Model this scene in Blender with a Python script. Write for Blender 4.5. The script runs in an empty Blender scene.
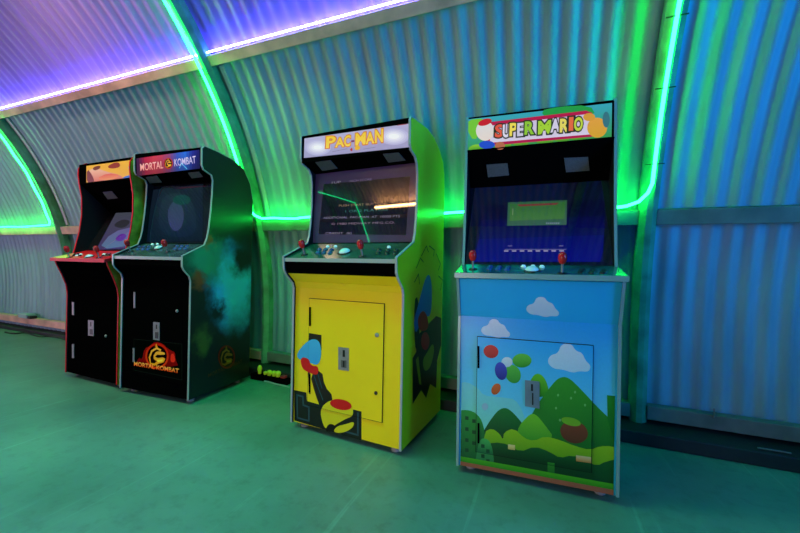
import bpy, bmesh, math, random
from mathutils import Vector, Matrix
from mathutils.geometry import tessellate_polygon
random.seed(4)
sc = bpy.context.scene
COL = sc.collection
PI = math.pi

# ------------------------------------------------------------------ camera
F_PX, YAW, PITCH, ROLL, CAM_H = 360.585, 0.3814, -0.0062, 0.0238, 1.0
fw = Vector((-math.sin(YAW)*math.cos(PITCH), math.cos(YAW)*math.cos(PITCH), math.sin(PITCH)))
r0 = Vector((math.cos(YAW), math.sin(YAW), 0)); u0 = r0.cross(fw)
rt = math.cos(ROLL)*r0 + math.sin(ROLL)*u0
up = -math.sin(ROLL)*r0 + math.cos(ROLL)*u0
EYE = Vector((0, 0, CAM_H))
cd = bpy.data.cameras.new('camera'); cam = bpy.data.objects.new('camera', cd); COL.objects.link(cam)
cd.sensor_width = 36; cd.lens = F_PX/800*36; cd.clip_start = .02
Mx = Matrix.Identity(4)
for i in range(3):
    Mx[i][0] = rt[i]; Mx[i][1] = up[i]; Mx[i][2] = -fw[i]; Mx[i][3] = EYE[i]
cam.matrix_world = Mx
sc.camera = cam
sc.view_settings.view_transform = 'Standard'
sc.view_settings.look = 'None'
sc.view_settings.exposure = -0.12

def ray(px):
    return ((px[0]-400)/F_PX)*rt - ((px[1]-266.5)/F_PX)*up + fw
def world_y(px, y):
    d = ray(px); return EYE + d*(y/d.y)
def world_z(px, z):
    d = ray(px); return EYE + d*((z-CAM_H)/d.z)

# ------------------------------------------------------------------ materials
MATS = {}
def nodes_of(name):
    m = bpy.data.materials.new(name); m.use_nodes = True
    nt = m.node_tree; b = nt.nodes['Principled BSDF']
    return m, nt, b
def M(name, col, rough=.5, metal=0., spec=.5, ior=1.5, emit=None, es=0., var=0., vscale=8., bump=0., coat=0.):
    """Plain procedural material: colour with a soft noise variation and optional fine bump."""
    if name in MATS: return MATS[name]
    m, nt, b = nodes_of(name)
    b.inputs['Base Color'].default_value = (*col, 1)
    b.inputs['Roughness'].default_value = rough
    b.inputs['Metallic'].default_value = metal
    b.inputs['Specular IOR Level'].default_value = spec
    b.inputs['IOR'].default_value = ior
    b.inputs['Coat Weight'].default_value = coat
    b.inputs['Coat Roughness'].default_value = .03
    if emit:
        b.inputs['Emission Color'].default_value = (*emit, 1); b.inputs['Emission Strength'].default_value = es
    if var or bump:
        tc = nt.nodes.new('ShaderNodeTexCoord'); n = nt.nodes.new('ShaderNodeTexNoise')
        n.inputs['Scale'].default_value = vscale; n.inputs['Detail'].default_value = 5
        nt.links.new(tc.outputs['Object'], n.inputs['Vector'])
    if var:
        r = nt.nodes.new('ShaderNodeValToRGB')
        r.color_ramp.elements[0].position = .3; r.color_ramp.elements[1].position = .7
        r.color_ramp.elements[0].color = tuple(max(0, c*(1-var)) for c in col)+(1,)
        r.color_ramp.elements[1].color = tuple(min(1, c*(1+var)) for c in col)+(1,)
        nt.links.new(n.outputs['Fac'], r.inputs['Fac']); nt.links.new(r.outputs['Color'], b.inputs['Base Color'])
    if bump:
        bp = nt.nodes.new('ShaderNodeBump'); bp.inputs['Strength'].default_value = bump; bp.inputs['Distance'].default_value = .01
        nt.links.new(n.outputs['Fac'], bp.inputs['Height']); nt.links.new(bp.outputs['Normal'], b.inputs['Normal'])
    MATS[name] = m
    return m
def art_mat(name, rough=.35, es=0., spec=.4, base=1., ior=1.5):
    """Printed artwork: colours live in the mesh colour attribute; lit signs, screens and the logo panel also emit them."""
    if name in MATS: return MATS[name]
    m, nt, b = nodes_of(name)
    a = nt.nodes.new('ShaderNodeAttribute'); a.attribute_name = 'print'
    mix = nt.nodes.new('ShaderNodeMix'); mix.data_type = 'RGBA'; mix.blend_type = 'MULTIPLY'
    mix.inputs['Factor'].default_value = 1
    n = nt.nodes.new('ShaderNodeTexNoise'); n.inputs['Scale'].default_value = 60
    mr = nt.nodes.new('ShaderNodeMapRange'); mr.inputs['To Min'].default_value = .92*base; mr.inputs['To Max'].default_value = 1.04*base
    nt.links.new(n.outputs['Fac'], mr.inputs['Value'])
    nt.links.new(a.outputs['Color'], mix.inputs['A']); nt.links.new(mr.outputs['Result'], mix.inputs['B'])
    nt.links.new(mix.outputs['Result'], b.inputs['Base Color'])
    b.inputs['Roughness'].default_value = rough; b.inputs['Specular IOR Level'].default_value = spec; b.inputs['IOR'].default_value = ior
    if es:
        nt.links.new(a.outputs['Color'], b.inputs['Emission Color']); b.inputs['Emission Strength'].default_value = es
    MATS[name] = m
    return m

BLACK = M('black_vinyl', (.002, .002, .0022), .45, spec=.0)
BLACKM = M('black_matte_inside', (.004, .004, .005), .6, spec=.2)
CHROME = M('chrome_edge_trim', (.36, .41, .44), .28, spec=.6)
REDTRIM = M('red_edge_trim', (.85, .010, .015), .45, spec=.15)
STEEL = M('brushed_steel', (.26, .27, .28), .5, metal=.4, var=.15, vscale=40)
GRILLE = M('speaker_grille_mesh', (.10, .11, .12), .6, var=.4, vscale=300, bump=.3)
RED = M('red_ball_plastic', (.6, .01, .015), .22)
GREYP = M('grey_foot_rubber', (.3, .3, .31), .6)
BTN_BLUE = M('blue_button', (.02, .06, .3), .25)
BTN_BLACK = M('black_button', (.008, .008, .01), .25)
BTN_WHITE = M('pale_lit_button', (.6, .8, .85), .3, emit=(.5, .9, 1.), es=.25)
TRACK = M('pale_trackball', (.5, .75, .85), .12, emit=(.3, .7, .8), es=.12)

# ------------------------------------------------------------------ mesh helpers
class MB:
    def __init__(s): s.v = []; s.f = []; s.m = []; s.sm = []
    def add(s, vs, fs, mi=0, smooth=False):
        b = len(s.v); s.v += [tuple(v) for v in vs]
        for f in fs: s.f.append(tuple(b+i for i in f)); s.m.append(mi); s.sm.append(smooth)
    def box(s, x0, x1, y0, y1, z0, z1, mi=0):
        s.add([(x0,y0,z0),(x1,y0,z0),(x1,y1,z0),(x0,y1,z0),(x0,y0,z1),(x1,y0,z1),(x1,y1,z1),(x0,y1,z1)],
              [(0,3,2,1),(4,5,6,7),(0,1,5,4),(1,2,6,5),(2,3,7,6),(3,0,4,7)], mi)
    def prism(s, pts, x0, x1, mi=0, mi_lo=None, mi_hi=None):
        """(y,z) polygon extruded along x."""
        n = len(pts)
        vs = [(x0,)+tuple(p) for p in pts]+[(x1,)+tuple(p) for p in pts]
        s.add(vs, [(i,(i+1)%n,n+(i+1)%n,n+i) for i in range(n)], mi)
        s.add(vs, [tuple(range(n-1,-1,-1))], mi if mi_lo is None else mi_lo)
        s.add(vs, [tuple(range(n,2*n))], mi if mi_hi is None else mi_hi)
    def skin(s, pts, x0, x1, t, mi=0):
        """slab of thickness t behind an open (y,z) polyline (t>0 goes to the right-hand side of the walk direction)."""
        off = offset(pts, t)
        s.prism(list(pts)+off[::-1], x0, x1, mi)
    def tube(s, pts, r, seg=8, mi=0, cap=True):
        pts = [Vector(p) for p in pts]; n = len(pts); rings = []
        ref = None
        for i, p in enumerate(pts):
            t = (pts[min(i+1,n-1)]-pts[max(i-1,0)]).normalized()
            if ref is None:
                ref = Vector((0,0,1)) if abs(t.z) < .9 else Vector((1,0,0))
            a = (ref-t*ref.dot(t)).normalized(); ref = a; b = t.cross(a)
            rr = r[i] if isinstance(r, (list, tuple)) else r
            rings.append([p+(a*math.cos(2*PI*k/seg)+b*math.sin(2*PI*k/seg))*rr for k in range(seg)])
        vs = [q for ring in rings for q in ring]
        fs = [(i*seg+k, i*seg+(k+1)%seg, (i+1)*seg+(k+1)%seg, (i+1)*seg+k) for i in range(n-1) for k in range(seg)]
        s.add(vs, fs, mi, True)
        if cap:
            s.add(rings[0], [tuple(range(seg-1,-1,-1))], mi); s.add(rings[-1], [tuple(range(seg))], mi)
    def lathe(s, o, axis, prof, seg=14, mi=0):
        """profile [(r,h)] turned about axis at o."""
        axis = Vector(axis).normalized(); o = Vector(o)
        a = (Vector((1,0,0))-axis*axis.x).normalized(); b = axis.cross(a)
        vs = [o+axis*h+(a*math.cos(2*PI*k/seg)+b*math.sin(2*PI*k/seg))*max(r,1e-5) for r, h in prof for k in range(seg)]
        n = len(prof)
        s.add(vs, [(i*seg+k, i*seg+(k+1)%seg, (i+1)*seg+(k+1)%seg, (i+1)*seg+k) for i in range(n-1) for k in range(seg)], mi, True)
        s.add(vs[:seg], [tuple(range(seg-1,-1,-1))], mi); s.add(vs[-seg:], [tuple(range(seg))], mi)
    def build(s, name, mats, parent=None, bevel=0.):
        me = bpy.data.meshes.new(name); me.from_pydata(s.v, [], s.f)
        for m in (mats if isinstance(mats, (list, tuple)) else [mats]): me.materials.append(m)
        me.polygons.foreach_set('material_index', s.m); me.polygons.foreach_set('use_smooth', s.sm)
        me.update()
        bm = bmesh.new(); bm.from_mesh(me); bmesh.ops.recalc_face_normals(bm, faces=bm.faces); bm.to_mesh(me); bm.free()
        o = bpy.data.objects.new(name, me); COL.objects.link(o)
        if parent: o.parent = parent
        if bevel:
            md = o.modifiers.new('soft_edges', 'BEVEL'); md.width = bevel; md.segments = 2; md.limit_method = 'ANGLE'
        return o
def offset(pts, t):
    n = len(pts); out = []
    for i in range(n):
        ds = []
        if i > 0: ds.append((Vector(pts[i])-Vector(pts[i-1])).normalized())
        if i < n-1: ds.append((Vector(pts[i+1])-Vector(pts[i])).normalized())
        ns = [Vector((d.y, -d.x)) for d in ds]
        nn = sum(ns, Vector((0,0))).normalized()
        k = 1/max(.35, nn.dot(ns[0]))
        out.append(tuple(Vector(pts[i])+nn*t*k))
    return out
def lerp(a, b, t): return tuple(x+(y-x)*t for x, y in zip(a, b))
def chaikin(pts, n=2, closed=True):
    for _ in range(n):
        o = []
        m = len(pts)
        for i in range(m if closed else m-1):
            a, b = pts[i], pts[(i+1) % m]
            o += [lerp(a, b, .25), lerp(a, b, .75)]
        pts = o
    return pts
def empty(name, loc=(0,0,0), rz=0., parent=None):
    o = bpy.data.objects.new(name, None); COL.objects.link(o); o.location = loc; o.rotation_euler = (0,0,rz)
    o.empty_display_size = .1
    if parent: o.parent = parent
    return o
def tag(o, label=None, cat=None, group=None, kind=None):
    if label: o['label'] = label
    if cat: o['category'] = cat
    if group: o['group'] = group
    if kind: o['kind'] = kind
    return o
def struct(o): o['kind'] = 'structure'; return o
def srgb(r, g, b):
    f = lambda c: (c/255/12.92) if c <= 10 else ((c/255+.055)/1.055)**2.4
    return (f(r), f(g), f(b))

# ------------------------------------------------------------------ flat printed artwork
_txt = {}
def glyphs(s, bold):
    """2-D outline mesh of a string from the built-in font: verts, tris, width, cap height."""
    k = (s, bold)
    if k in _txt: return _txt[k]
    c = bpy.data.curves.new('lettering', 'FONT'); c.body = s; c.offset = bold; c.fill_mode = 'FRONT'; c.resolution_u = 3
    o = bpy.data.objects.new('lettering', c); COL.objects.link(o)
    dg = bpy.context.evaluated_depsgraph_get(); me = bpy.data.meshes.new_from_object(o.evaluated_get(dg))
    vs = [(v.co.x, v.co.y) for v in me.vertices]; fs = [tuple(p.vertices) for p in me.polygons]
    bpy.data.objects.remove(o); bpy.data.curves.remove(c); bpy.data.meshes.remove(me)
    _txt[k] = (vs, fs)
    return _txt[k]
class Art:
    """Coloured flat shapes printed on one plane of a machine. p0,n are local to the machine (n points out)."""
    def __init__(s, cab, p0, n, lift=.0006, step=.00022):
        s.cab = cab; s.p0 = Vector(p0); s.n = Vector(n).normalized(); s.lift = lift; s.step = step; s.k = 0
        s.v = []; s.f = []; s.c = []
        s.ux = Vector((1,0,0))
        if abs(s.n.x) > .9: s.ux = Vector((0,1,0))
        s.uy = s.n.cross(s.ux); 
        if s.uy.z < 0: s.uy = -s.uy
    def at(s, px):
        o, d = s.cab.inv @ EYE, s.cab.inv3 @ ray(px)
        return o + d*((s.p0-o).dot(s.n)/d.dot(s.n))
    def uv(s, P): P = P-s.p0; return (P.dot(s.ux), P.dot(s.uy))
    def P(s, q): return s.p0+s.ux*q[0]+s.uy*q[1]
    def _emit(s, pts2, tris, c0, c1):
        h = s.n*(s.lift+s.k*s.step); s.k += 1
        b = len(s.v); ys = [q[1] for q in pts2]; lo, hi = min(ys), max(ys)
        for q in pts2:
            s.v.append(tuple(s.P(q)+h)); s.c.append(lerp(c0, c1, (q[1]-lo)/(hi-lo+1e-9)))
        s.f += [tuple(b+i for i in t) for t in tris]
    def poly2(s, pts2, c0, c1=None, clip=None):
        if clip: pts2 = clip_rect(pts2, *clip)
        if len(pts2) < 3: s.k += 1; return
        tris = tessellate_polygon([[Vector((x, y, 0)) for x, y in pts2]])
        s._emit(pts2, tris, c0, c1 or c0)
    def poly(s, pxs, c0, c1=None, smooth=0, clip=None):
        if smooth: pxs = chaikin(pxs, smooth)
        s.poly2([s.uv(s.at(q)) for q in pxs], c0, c1, clip)
    def disc(s, px, rx, ry, c0, c1=None, seg=24, clip=None, a=0.):
        """ellipse, radii in pixels of the photo frame"""
        s.poly([(px[0]+rx*math.cos(t)*math.cos(a)-ry*math.sin(t)*math.sin(a), px[1]+rx*math.cos(t)*math.sin(a)+ry*math.sin(t)*math.cos(a)) for t in [2*PI*i/seg for i in range(seg)]], c0, c1, clip=clip)
    def line(s, pxs, w, c, closed=False, clip=None):
        q = [s.uv(s.at(p)) for p in pxs]; n = len(q)
        for i in range(n if closed else n-1):
            a, b = Vector(q[i]), Vector(q[(i+1) % n]); d = (b-a)
            if d.length < 1e-6: continue
            d.normalize(); m = Vector((-d.y, d.x))*w/2; e = d*w*.4
            s.poly2([tuple(a-m-e), tuple(b-m+e), tuple(b+m+e), tuple(a+m-e)], c, clip=clip)
            s.k -= 1
        s.k += 1
    def text(s, st, pl, pr, h, c0, c1=None, bold=.0, grow=.0, lean=0.):
        """string between two photo points on its baseline, cap height h in metres"""
        vs, fs = glyphs(st, bold)
        if not vs: return
        a, b = Vector(s.uv(s.at(pl))), Vector(s.uv(s.at(pr)))
        s.text2(st, a, b, h, c0, c1, bold, grow, lean)
    def text2(s, st, a, b, h, c0, c1=None, bold=0., grow=0., lean=0.):
        vs, fs = glyphs(st, 0.)
        x0 = min(v[0] for v in vs); x1 = max(v[0] for v in vs); y1 = max(v[1] for v in vs)
        vs, fs = glyphs(st, bold+grow)
        a, b = Vector(a), Vector(b); d = b-a; L = d.length; d.normalize(); m = Vector((-d.y, d.x))
        pts = []
        for x, y in vs:
            q = a + d*((x-x0)/(x1-x0)*L + lean*y/y1*h) + m*(y/y1*h); pts.append((q.x, q.y))
        s._emit(pts, fs, c0, c1 or c0)
    def build(s, name, mat, parent):
        me = bpy.data.meshes.new(name); me.from_pydata(s.v, [], s.f)
        at = me.color_attributes.new('print', 'FLOAT_COLOR', 'POINT')
        for i, c in enumerate(s.c): at.data[i].color = (*c, 1)
        me.materials.append(mat); me.update()
        # make every face look outward
        bm = bmesh.new(); bm.from_mesh(me)
        for f in bm.faces:
            f.normal_update()
            if f.normal.dot(s.n) < 0: f.normal_flip()
        bm.to_mesh(me); bm.free()
        o = bpy.data.objects.new(name, me); COL.objects.link(o); o.parent = parent
        return o
def clip_rect(p, x0, x1, y0, y1):
    def half(p, inside, cross):
        o = []
        for i in range(len(p)):
            a, b = p[i-1], p[i]
            if inside(b):
                if not inside(a): o.append(cross(a, b))
                o.append(b)
            elif inside(a): o.append(cross(a, b))
        return o
    cx = lambda v: (lambda a, b: (v, a[1]+(b[1]-a[1])*(v-a[0])/(b[0]-a[0])))
    cy = lambda v: (lambda a, b: (a[0]+(b[0]-a[0])*(v-a[1])/(b[1]-a[1]), v))
    for ins, cr in ((lambda q: q[0] >= x0, cx(x0)), (lambda q: q[0] <= x1, cx(x1)), (lambda q: q[1] >= y0, cy(y0)), (lambda q: q[1] <= y1, cy(y1))):
        if not p: return p
        p = half(p, ins, cr)
    return p

# ------------------------------------------------------------------ the hut: arched corrugated shell
YC, ZC, R = -.545, .5, 3.2            # arch centre and sheet radius
X_LO, X_HI = -9.6, 4.6
def arc(rad, th):
    """th: angle above the springing on the back (+y) side, radians; th<0 means straight down below it, th>pi the front side"""
    if th < 0: return (YC+rad, ZC+th*rad)
    if th > PI: return (YC-rad, ZC-(th-PI)*rad)
    return (YC+rad*math.cos(th), ZC+rad*math.sin(th))
TH_FLOOR = -ZC/R
def sheet_mat(name, col):
    m, nt, b = nodes_of(name)
    tc = nt.nodes.new('ShaderNodeTexCoord')
    mp = nt.nodes.new('ShaderNodeMapping'); mp.inputs['Scale'].default_value = (6, .7, .7)
    n = nt.nodes.new('ShaderNodeTexNoise'); n.inputs['Scale'].default_value = 2; n.inputs['Detail'].default_value = 6
    r = nt.nodes.new('ShaderNodeValToRGB')
    r.color_ramp.elements[0].color = tuple(c*.8 for c in col)+(1,); r.color_ramp.elements[1].color = tuple(min(1, c*1.12) for c in col)+(1,)
    r.color_ramp.elements[0].position = .3; r.color_ramp.elements[1].position = .7
    nt.links.new(tc.outputs['Object'], mp.inputs['Vector']); nt.links.new(mp.outputs['Vector'], n.inputs['Vector'])
    nt.links.new(n.outputs['Fac'], r.inputs['Fac']); nt.links.new(r.outputs['Color'], b.inputs['Base Color'])
    b.inputs['Roughness'].default_value = .42; b.inputs['Specular IOR Level'].default_value = .4
    return m
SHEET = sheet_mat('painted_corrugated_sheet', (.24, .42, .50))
SHEET_UP = sheet_mat('violet_glow_roof_sheet', (.36, .24, .66))  # the violet strip's wider glow is put into this roof colour
def corrugated(name, th0, th1, nth, x0=X_LO, x1=X_HI, wl=.0975, amp=.009, seg=8, mat=SHEET):
    nx = int((x1-x0)/wl*seg)
    me = bpy.data.meshes.new(name); vs = []; fs = []
    for j in range(nth+1):
        th = th0+(th1-th0)*j/nth
        for i in range(nx+1):
            x = x0+(x1-x0)*i/nx
            y, z = arc(R-amp*math.cos(2*PI*x/wl), th)
            if th < 0: z = ZC+th*R
            vs.append((x, y, z))
    for j in range(nth):
        for i in range(nx):
            a = j*(nx+1)+i; fs.append((a, a+1, a+nx+2, a+nx+1))
    me.from_pydata(vs, [], fs); me.materials.append(mat)
    me.polygons.foreach_set('use_smooth', [True]*len(fs)); me.update()
    o = bpy.data.objects.new(name, me); COL.objects.link(o)
    return struct(o)
TH_P = math.radians(38.2)
corrugated('wall_back', TH_FLOOR, TH_P, 26)
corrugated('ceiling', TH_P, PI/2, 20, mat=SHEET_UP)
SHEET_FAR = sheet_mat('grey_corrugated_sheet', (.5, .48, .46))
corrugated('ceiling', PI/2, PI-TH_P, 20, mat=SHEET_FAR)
corrugated('wall_front', PI-TH_P, PI-TH_FLOOR, 14, seg=6, mat=SHEET_FAR)
ENDM = M('end_wall_paint', (.22, .24, .27), .7, var=.15, vscale=2)
for nm, x in (('wall_left', X_LO), ('wall_right', X_HI)):
    mb = MB(); pts = [arc(R+.02, TH_FLOOR+(PI-2*TH_FLOOR)*k/40) for k in range(41)]
    mb.prism(pts, x-.03, x+.03); struct(mb.build(nm, ENDM))

# floor: pale worn concrete with scuffs
fm, nt, b = nodes_of('worn_concrete')
tc = nt.nodes.new('ShaderNodeTexCoord')
n1 = nt.nodes.new('ShaderNodeTexNoise'); n1.inputs['Scale'].default_value = 1.3; n1.inputs['Detail'].default_value = 7
n2 = nt.nodes.new('ShaderNodeTexNoise'); n2.inputs['Scale'].default_value = 14; n2.inputs['Detail'].default_value = 6; n2.inputs['Roughness'].default_value = .7
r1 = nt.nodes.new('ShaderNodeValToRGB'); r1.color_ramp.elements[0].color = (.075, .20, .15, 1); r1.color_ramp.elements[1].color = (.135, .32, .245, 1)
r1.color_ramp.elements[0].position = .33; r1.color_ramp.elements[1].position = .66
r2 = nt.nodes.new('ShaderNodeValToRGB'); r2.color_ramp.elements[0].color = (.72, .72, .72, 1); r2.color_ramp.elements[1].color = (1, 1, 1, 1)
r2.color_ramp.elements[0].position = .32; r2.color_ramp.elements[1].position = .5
mx = nt.nodes.new('ShaderNodeMix'); mx.data_type = 'RGBA'; mx.blend_type = 'MULTIPLY'; mx.inputs['Factor'].default_value = .8
for n in (n1, n2): nt.links.new(tc.outputs['Object'], n.inputs['Vector'])
nt.links.new(n1.outputs['Fac'], r1.inputs['Fac']); nt.links.new(n2.outputs['Fac'], r2.inputs['Fac'])
nt.links.new(r1.outputs['Color'], mx.inputs['A']); nt.links.new(r2.outputs['Color'], mx.inputs['B'])
# long thin scratches
mp = nt.nodes.new('ShaderNodeMapping'); mp.inputs['Rotation'].default_value = (0, 0, math.radians(4)); mp.inputs['Scale'].default_value = (22, .55, 1)
n3 = nt.nodes.new('ShaderNodeTexNoise'); n3.inputs['Scale'].default_value = 1.1; n3.inputs['Detail'].default_value = 3
r3 = nt.nodes.new('ShaderNodeValToRGB'); r3.color_ramp.elements[0].color = (1, 1, 1, 1); r3.color_ramp.elements[1].color = (1.7, 1.75, 1.7, 1)
r3.color_ramp.elements[0].position = .62; r3.color_ramp.elements[1].position = .72
mx2 = nt.nodes.new('ShaderNodeMix'); mx2.data_type = 'RGBA'; mx2.blend_type = 'MULTIPLY'; mx2.inputs['Factor'].default_value = .6
nt.links.new(tc.outputs['Object'], mp.inputs['Vector']); nt.links.new(mp.outputs['Vector'], n3.inputs['Vector']); nt.links.new(n3.outputs['Fac'], r3.inputs['Fac'])
nt.links.new(mx.outputs['Result'], mx2.inputs['A']); nt.links.new(r3.outputs['Color'], mx2.inputs['B'])
nt.links.new(mx2.outputs['Result'], b.inputs['Base Color'])
mr = nt.nodes.new('ShaderNodeMapRange'); mr.inputs['To Min'].default_value = .3; mr.inputs['To Max'].default_value = .52
nt.links.new(n2.outputs['Fac'], mr.inputs['Value']); nt.links.new(mr.outputs['Result'], b.inputs['Roughness'])
bp = nt.nodes.new('ShaderNodeBump'); bp.inputs['Strength'].default_value = .12; bp.inputs['Distance'].default_value = .01
nt.links.new(n2.outputs['Fac'], bp.inputs['Height']); nt.links.new(bp.outputs['Normal'], b.inputs['Normal'])
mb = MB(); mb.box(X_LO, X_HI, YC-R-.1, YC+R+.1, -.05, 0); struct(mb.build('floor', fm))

# ribs, purlins, rails, kerb
RIBM = M('green_glow_rib', (.10, .34, .2), .45, var=.35, vscale=9)  # base colour carries the green light the strips throw on the ribs
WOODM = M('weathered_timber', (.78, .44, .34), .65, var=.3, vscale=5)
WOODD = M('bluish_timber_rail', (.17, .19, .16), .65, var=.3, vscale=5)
KERBM = M('dark_kerb', (.014, .02, .022), .6, var=.4, vscale=6)
RIBS = [(.505, .595), (-2.385, -2.305), (-5.43, -5.35)]
R_IN, R_OUT = 3.105, 3.188
tn = 0
def rib(x0, x1):
    global tn; tn += 1
    mb = MB(); N = 90; ch = .03
    sect = [(x0+ch, R_IN), (x1-ch, R_IN), (x1, R_IN+ch), (x1, R_OUT), (x0, R_OUT), (x0, R_IN+ch)]
    vs = []; fs = []
    t0 = -(ZC-.076)/R
    for j in range(N+1):
        th = t0+(PI-2*t0)*j/N
        for x, rad in sect:
            y, z = arc(rad, th)
            if th < 0: z = ZC+th*R
            elif th > PI: z = ZC-(th-PI)*R
            vs.append((x, y, z))
    k = len(sect)
    for j in range(N):
        for i in range(k): fs.append((j*k+i, j*k+(i+1) % k, (j+1)*k+(i+1) % k, (j+1)*k+i))
    fs += [tuple(range(k)), tuple(N*k+i for i in range(k))]
    mb.add(vs, fs); o = mb.build('trim_%d' % tn, RIBM)
    return struct(o)
for a in RIBS: rib(*a)
def bar_arc(th0, th1, ra, rb, x0, x1, mat):
    global tn; tn += 1
    mb = MB(); mb.prism([arc(ra, th0), arc(ra, th1), arc(rb, th1), arc(rb, th0)], x0, x1)
    return struct(mb.build('trim_%d' % tn, mat, bevel=.004))
spans = [(X_LO+.03, RIBS[2][0]), (RIBS[2][1], RIBS[1][0]), (RIBS[1][1], RIBS[0][0]), (RIBS[0][1], X_HI-.03)]
D = math.radians
for k, (a, c) in enumerate(spans):
    bar_arc(D(37.7), D(38.95), 3.135, 3.188, a, c, WOODM)                       # purlin under the violet strip
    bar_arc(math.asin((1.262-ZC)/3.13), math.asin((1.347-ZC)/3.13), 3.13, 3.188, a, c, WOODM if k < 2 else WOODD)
    mb = MB(); tn += 1
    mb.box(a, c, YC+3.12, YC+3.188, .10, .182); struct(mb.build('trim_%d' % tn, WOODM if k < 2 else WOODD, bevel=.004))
mb = MB(); mb.box(X_LO+.03, RIBS[2][0]+.9, 2.53, YC+R+.02, 0, .045); mb.box(RIBS[2][0]+.9, X_HI-.03, 2.42, YC+R+.02, 0, .076)
struct(mb.build('baseboard_back', KERBM, bevel=.006))
# opposite purlin, seen only in the glass of the screens
bar_arc(PI-D(39.1), PI-D(37.7), 3.135, 3.188, X_LO+.03, -1.6, WOODM)
# narrow cover strips where the sheets meet the ribs
COVM = M('pale_cover_strip', (.5, .53, .56), .5, var=.1)
for x in (RIBS[1][1]+.05, RIBS[2][1]+.06):
    tn += 1; mb = MB(); vs = []; fs = []
    ths = [D(16)+(D(37.5)-D(16))*j/16 for j in range(17)]
    for th in ths:
        for xx, rad in ((x-.02, 3.176), (x+.02, 3.176), (x+.02, 3.186), (x-.02, 3.186)): vs.append((xx,)+arc(rad, th))
    for j in range(16):
        for i in range(4): fs.append((j*4+i, j*4+(i+1) % 4, j*4+4+(i+1) % 4, j*4+4+i))
    mb.add(vs, fs); struct(mb.build('trim_%d' % tn, COVM))

# ------------------------------------------------------------------ light strips
def glow(name, col, es):
    m, nt, b = nodes_of(name)
    nt.nodes.remove(b); e = nt.nodes.new('ShaderNodeEmission'); e.inputs['Color'].default_value = (*col, 1); e.inputs['Strength'].default_value = es
    nt.links.new(e.outputs['Emission'], nt.nodes['Material Output'].inputs['Surface'])
    return m
LEDG = glow('green_light_strip', (.007, 1., .085), 38.)
LEDV = glow('violet_light_strip', (.09, .10, 1.), 125.)
LEDO = glow('green_light_strip_opposite', (.01, 1., .3), 7.)
LEDW = glow('warm_tube', (1., .46, .17), 75.)
CLIP = M('dark_clip', (.01, .02, .015), .5)
def on_rib(x, th, rad): return (x,)+arc(rad, th)
RL = R_IN-.018
def th_rail(z): return math.asin((z-ZC)/3.115)
rail_z = 1.362
def green_strip(pts, label, clips=(), mat=None):
    mb = MB(); mb.tube(pts, .009, 8)
    o = mb.build('light_strip', mat or LEDG); tag(o, label, 'light strip')
    for p, ax in clips:
        c = MB(); p = Vector(p); c.box(p.x-.044, p.x+.044, p.y-.003, p.y+.004, p.z-.002, p.z+.002); c.build('clip', CLIP, o)
    return o
y_r, z_r = YC+3.105*math.cos(th_rail(rail_z)), rail_z
# right rib -> rail behind the machines -> middle rib
pts = [on_rib(.545, D(50)-(D(50)-D(18.6))*k/40, RL) for k in range(41)]
pts += [(.53, y_r-.035, 1.435), (.49, y_r-.02, 1.39), (.43, y_r-.01, 1.368), (.36, y_r, z_r)]
for k in range(1, 24):
    x = .36+(-2.25-.36)*k/24
    pts.append((x, y_r, z_r+.006*math.sin(k*1.7)))
pts += [(-2.27, y_r, z_r+.004), (-2.335, y_r-.012, z_r+.03), (-2.36, YC+RL*math.cos(D(17.5)), ZC+RL*math.sin(D(17.5)))]
pts += [on_rib(-2.368, D(18.5)+(D(60)-D(18.5))*k/40, RL) for k in range(41)]
green_strip(pts, 'green light strip down right rib, along wall rail and up the next rib',
            [(on_rib(.545, D(t), RL-.002), 0) for t in (20.5, 27.5, 33.2)]+[(on_rib(-2.355, D(t), RL-.002), 0) for t in (27, 37)])
# left rib and the rail left of it
pts = [on_rib(-5.425-.01*math.sin(k*.9), D(60)-(D(60)-D(21))*k/40, RL-.004) for k in range(41)]
pts += [(-5.44, YC+RL*math.cos(D(18.8)), ZC+RL*math.sin(D(18.8))), (-5.45, y_r-.02, 1.40), (-5.5, y_r-.005, 1.368)]
for k in range(1, 24): pts.append((-5.5-(3.9)*k/24, y_r, z_r+.004*math.sin(k*1.3)))
green_strip(pts, 'green light strip curving down the far left rib onto the rail')
# opposite wall strip, mirrored in the screens
pts = [(-5.9, -2.18, 3.09), (-5.51, -2.37, 2.99), (-5.05, -2.55, 2.87), (-4.62, -2.69, 2.74), (-4.6, -2.95, 2.42), (-4.57, -3.22, 2.0), (-4.56, -3.45, 1.55), (-4.56, -3.6, .9)]
green_strip(pts, 'green light strip on opposite wall mirrored in the yellow machine\'s screen', mat=LEDO)
# violet strip in the angle on top of the purlin
mb = MB(); th = D(39.3)
mb.tube([(X_LO+.1,)+arc(3.158, th)]+[(x,)+arc(3.158, th) for x in (-7, -4, -1, 2)]+[(X_HI-.1,)+arc(3.158, th)], .005, 8)
tag(mb.build('light_strip', LEDV), 'violet light strip lying along the top of the high timber purlin', 'light strip')
# warm tube fitting on the opposite purlin (mirrored in the yellow machine's screen)
t = empty('tube_light', (-3.5, -2.76, 2.62)); tag(t, 'warm white tube light mirrored in the yellow machine\'s screen', 'tube light')
mb = MB(); mb.tube([(-.62, 0, 0), (.72, .02, .02)], .016, 10); mb.build('tube', LEDW, t)
mb = MB(); mb.box(-.66, .76, -.06, -.025, -.03, .05); mb.build('fitting', M('white_fitting', (.7, .7, .68), .5), t)

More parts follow.
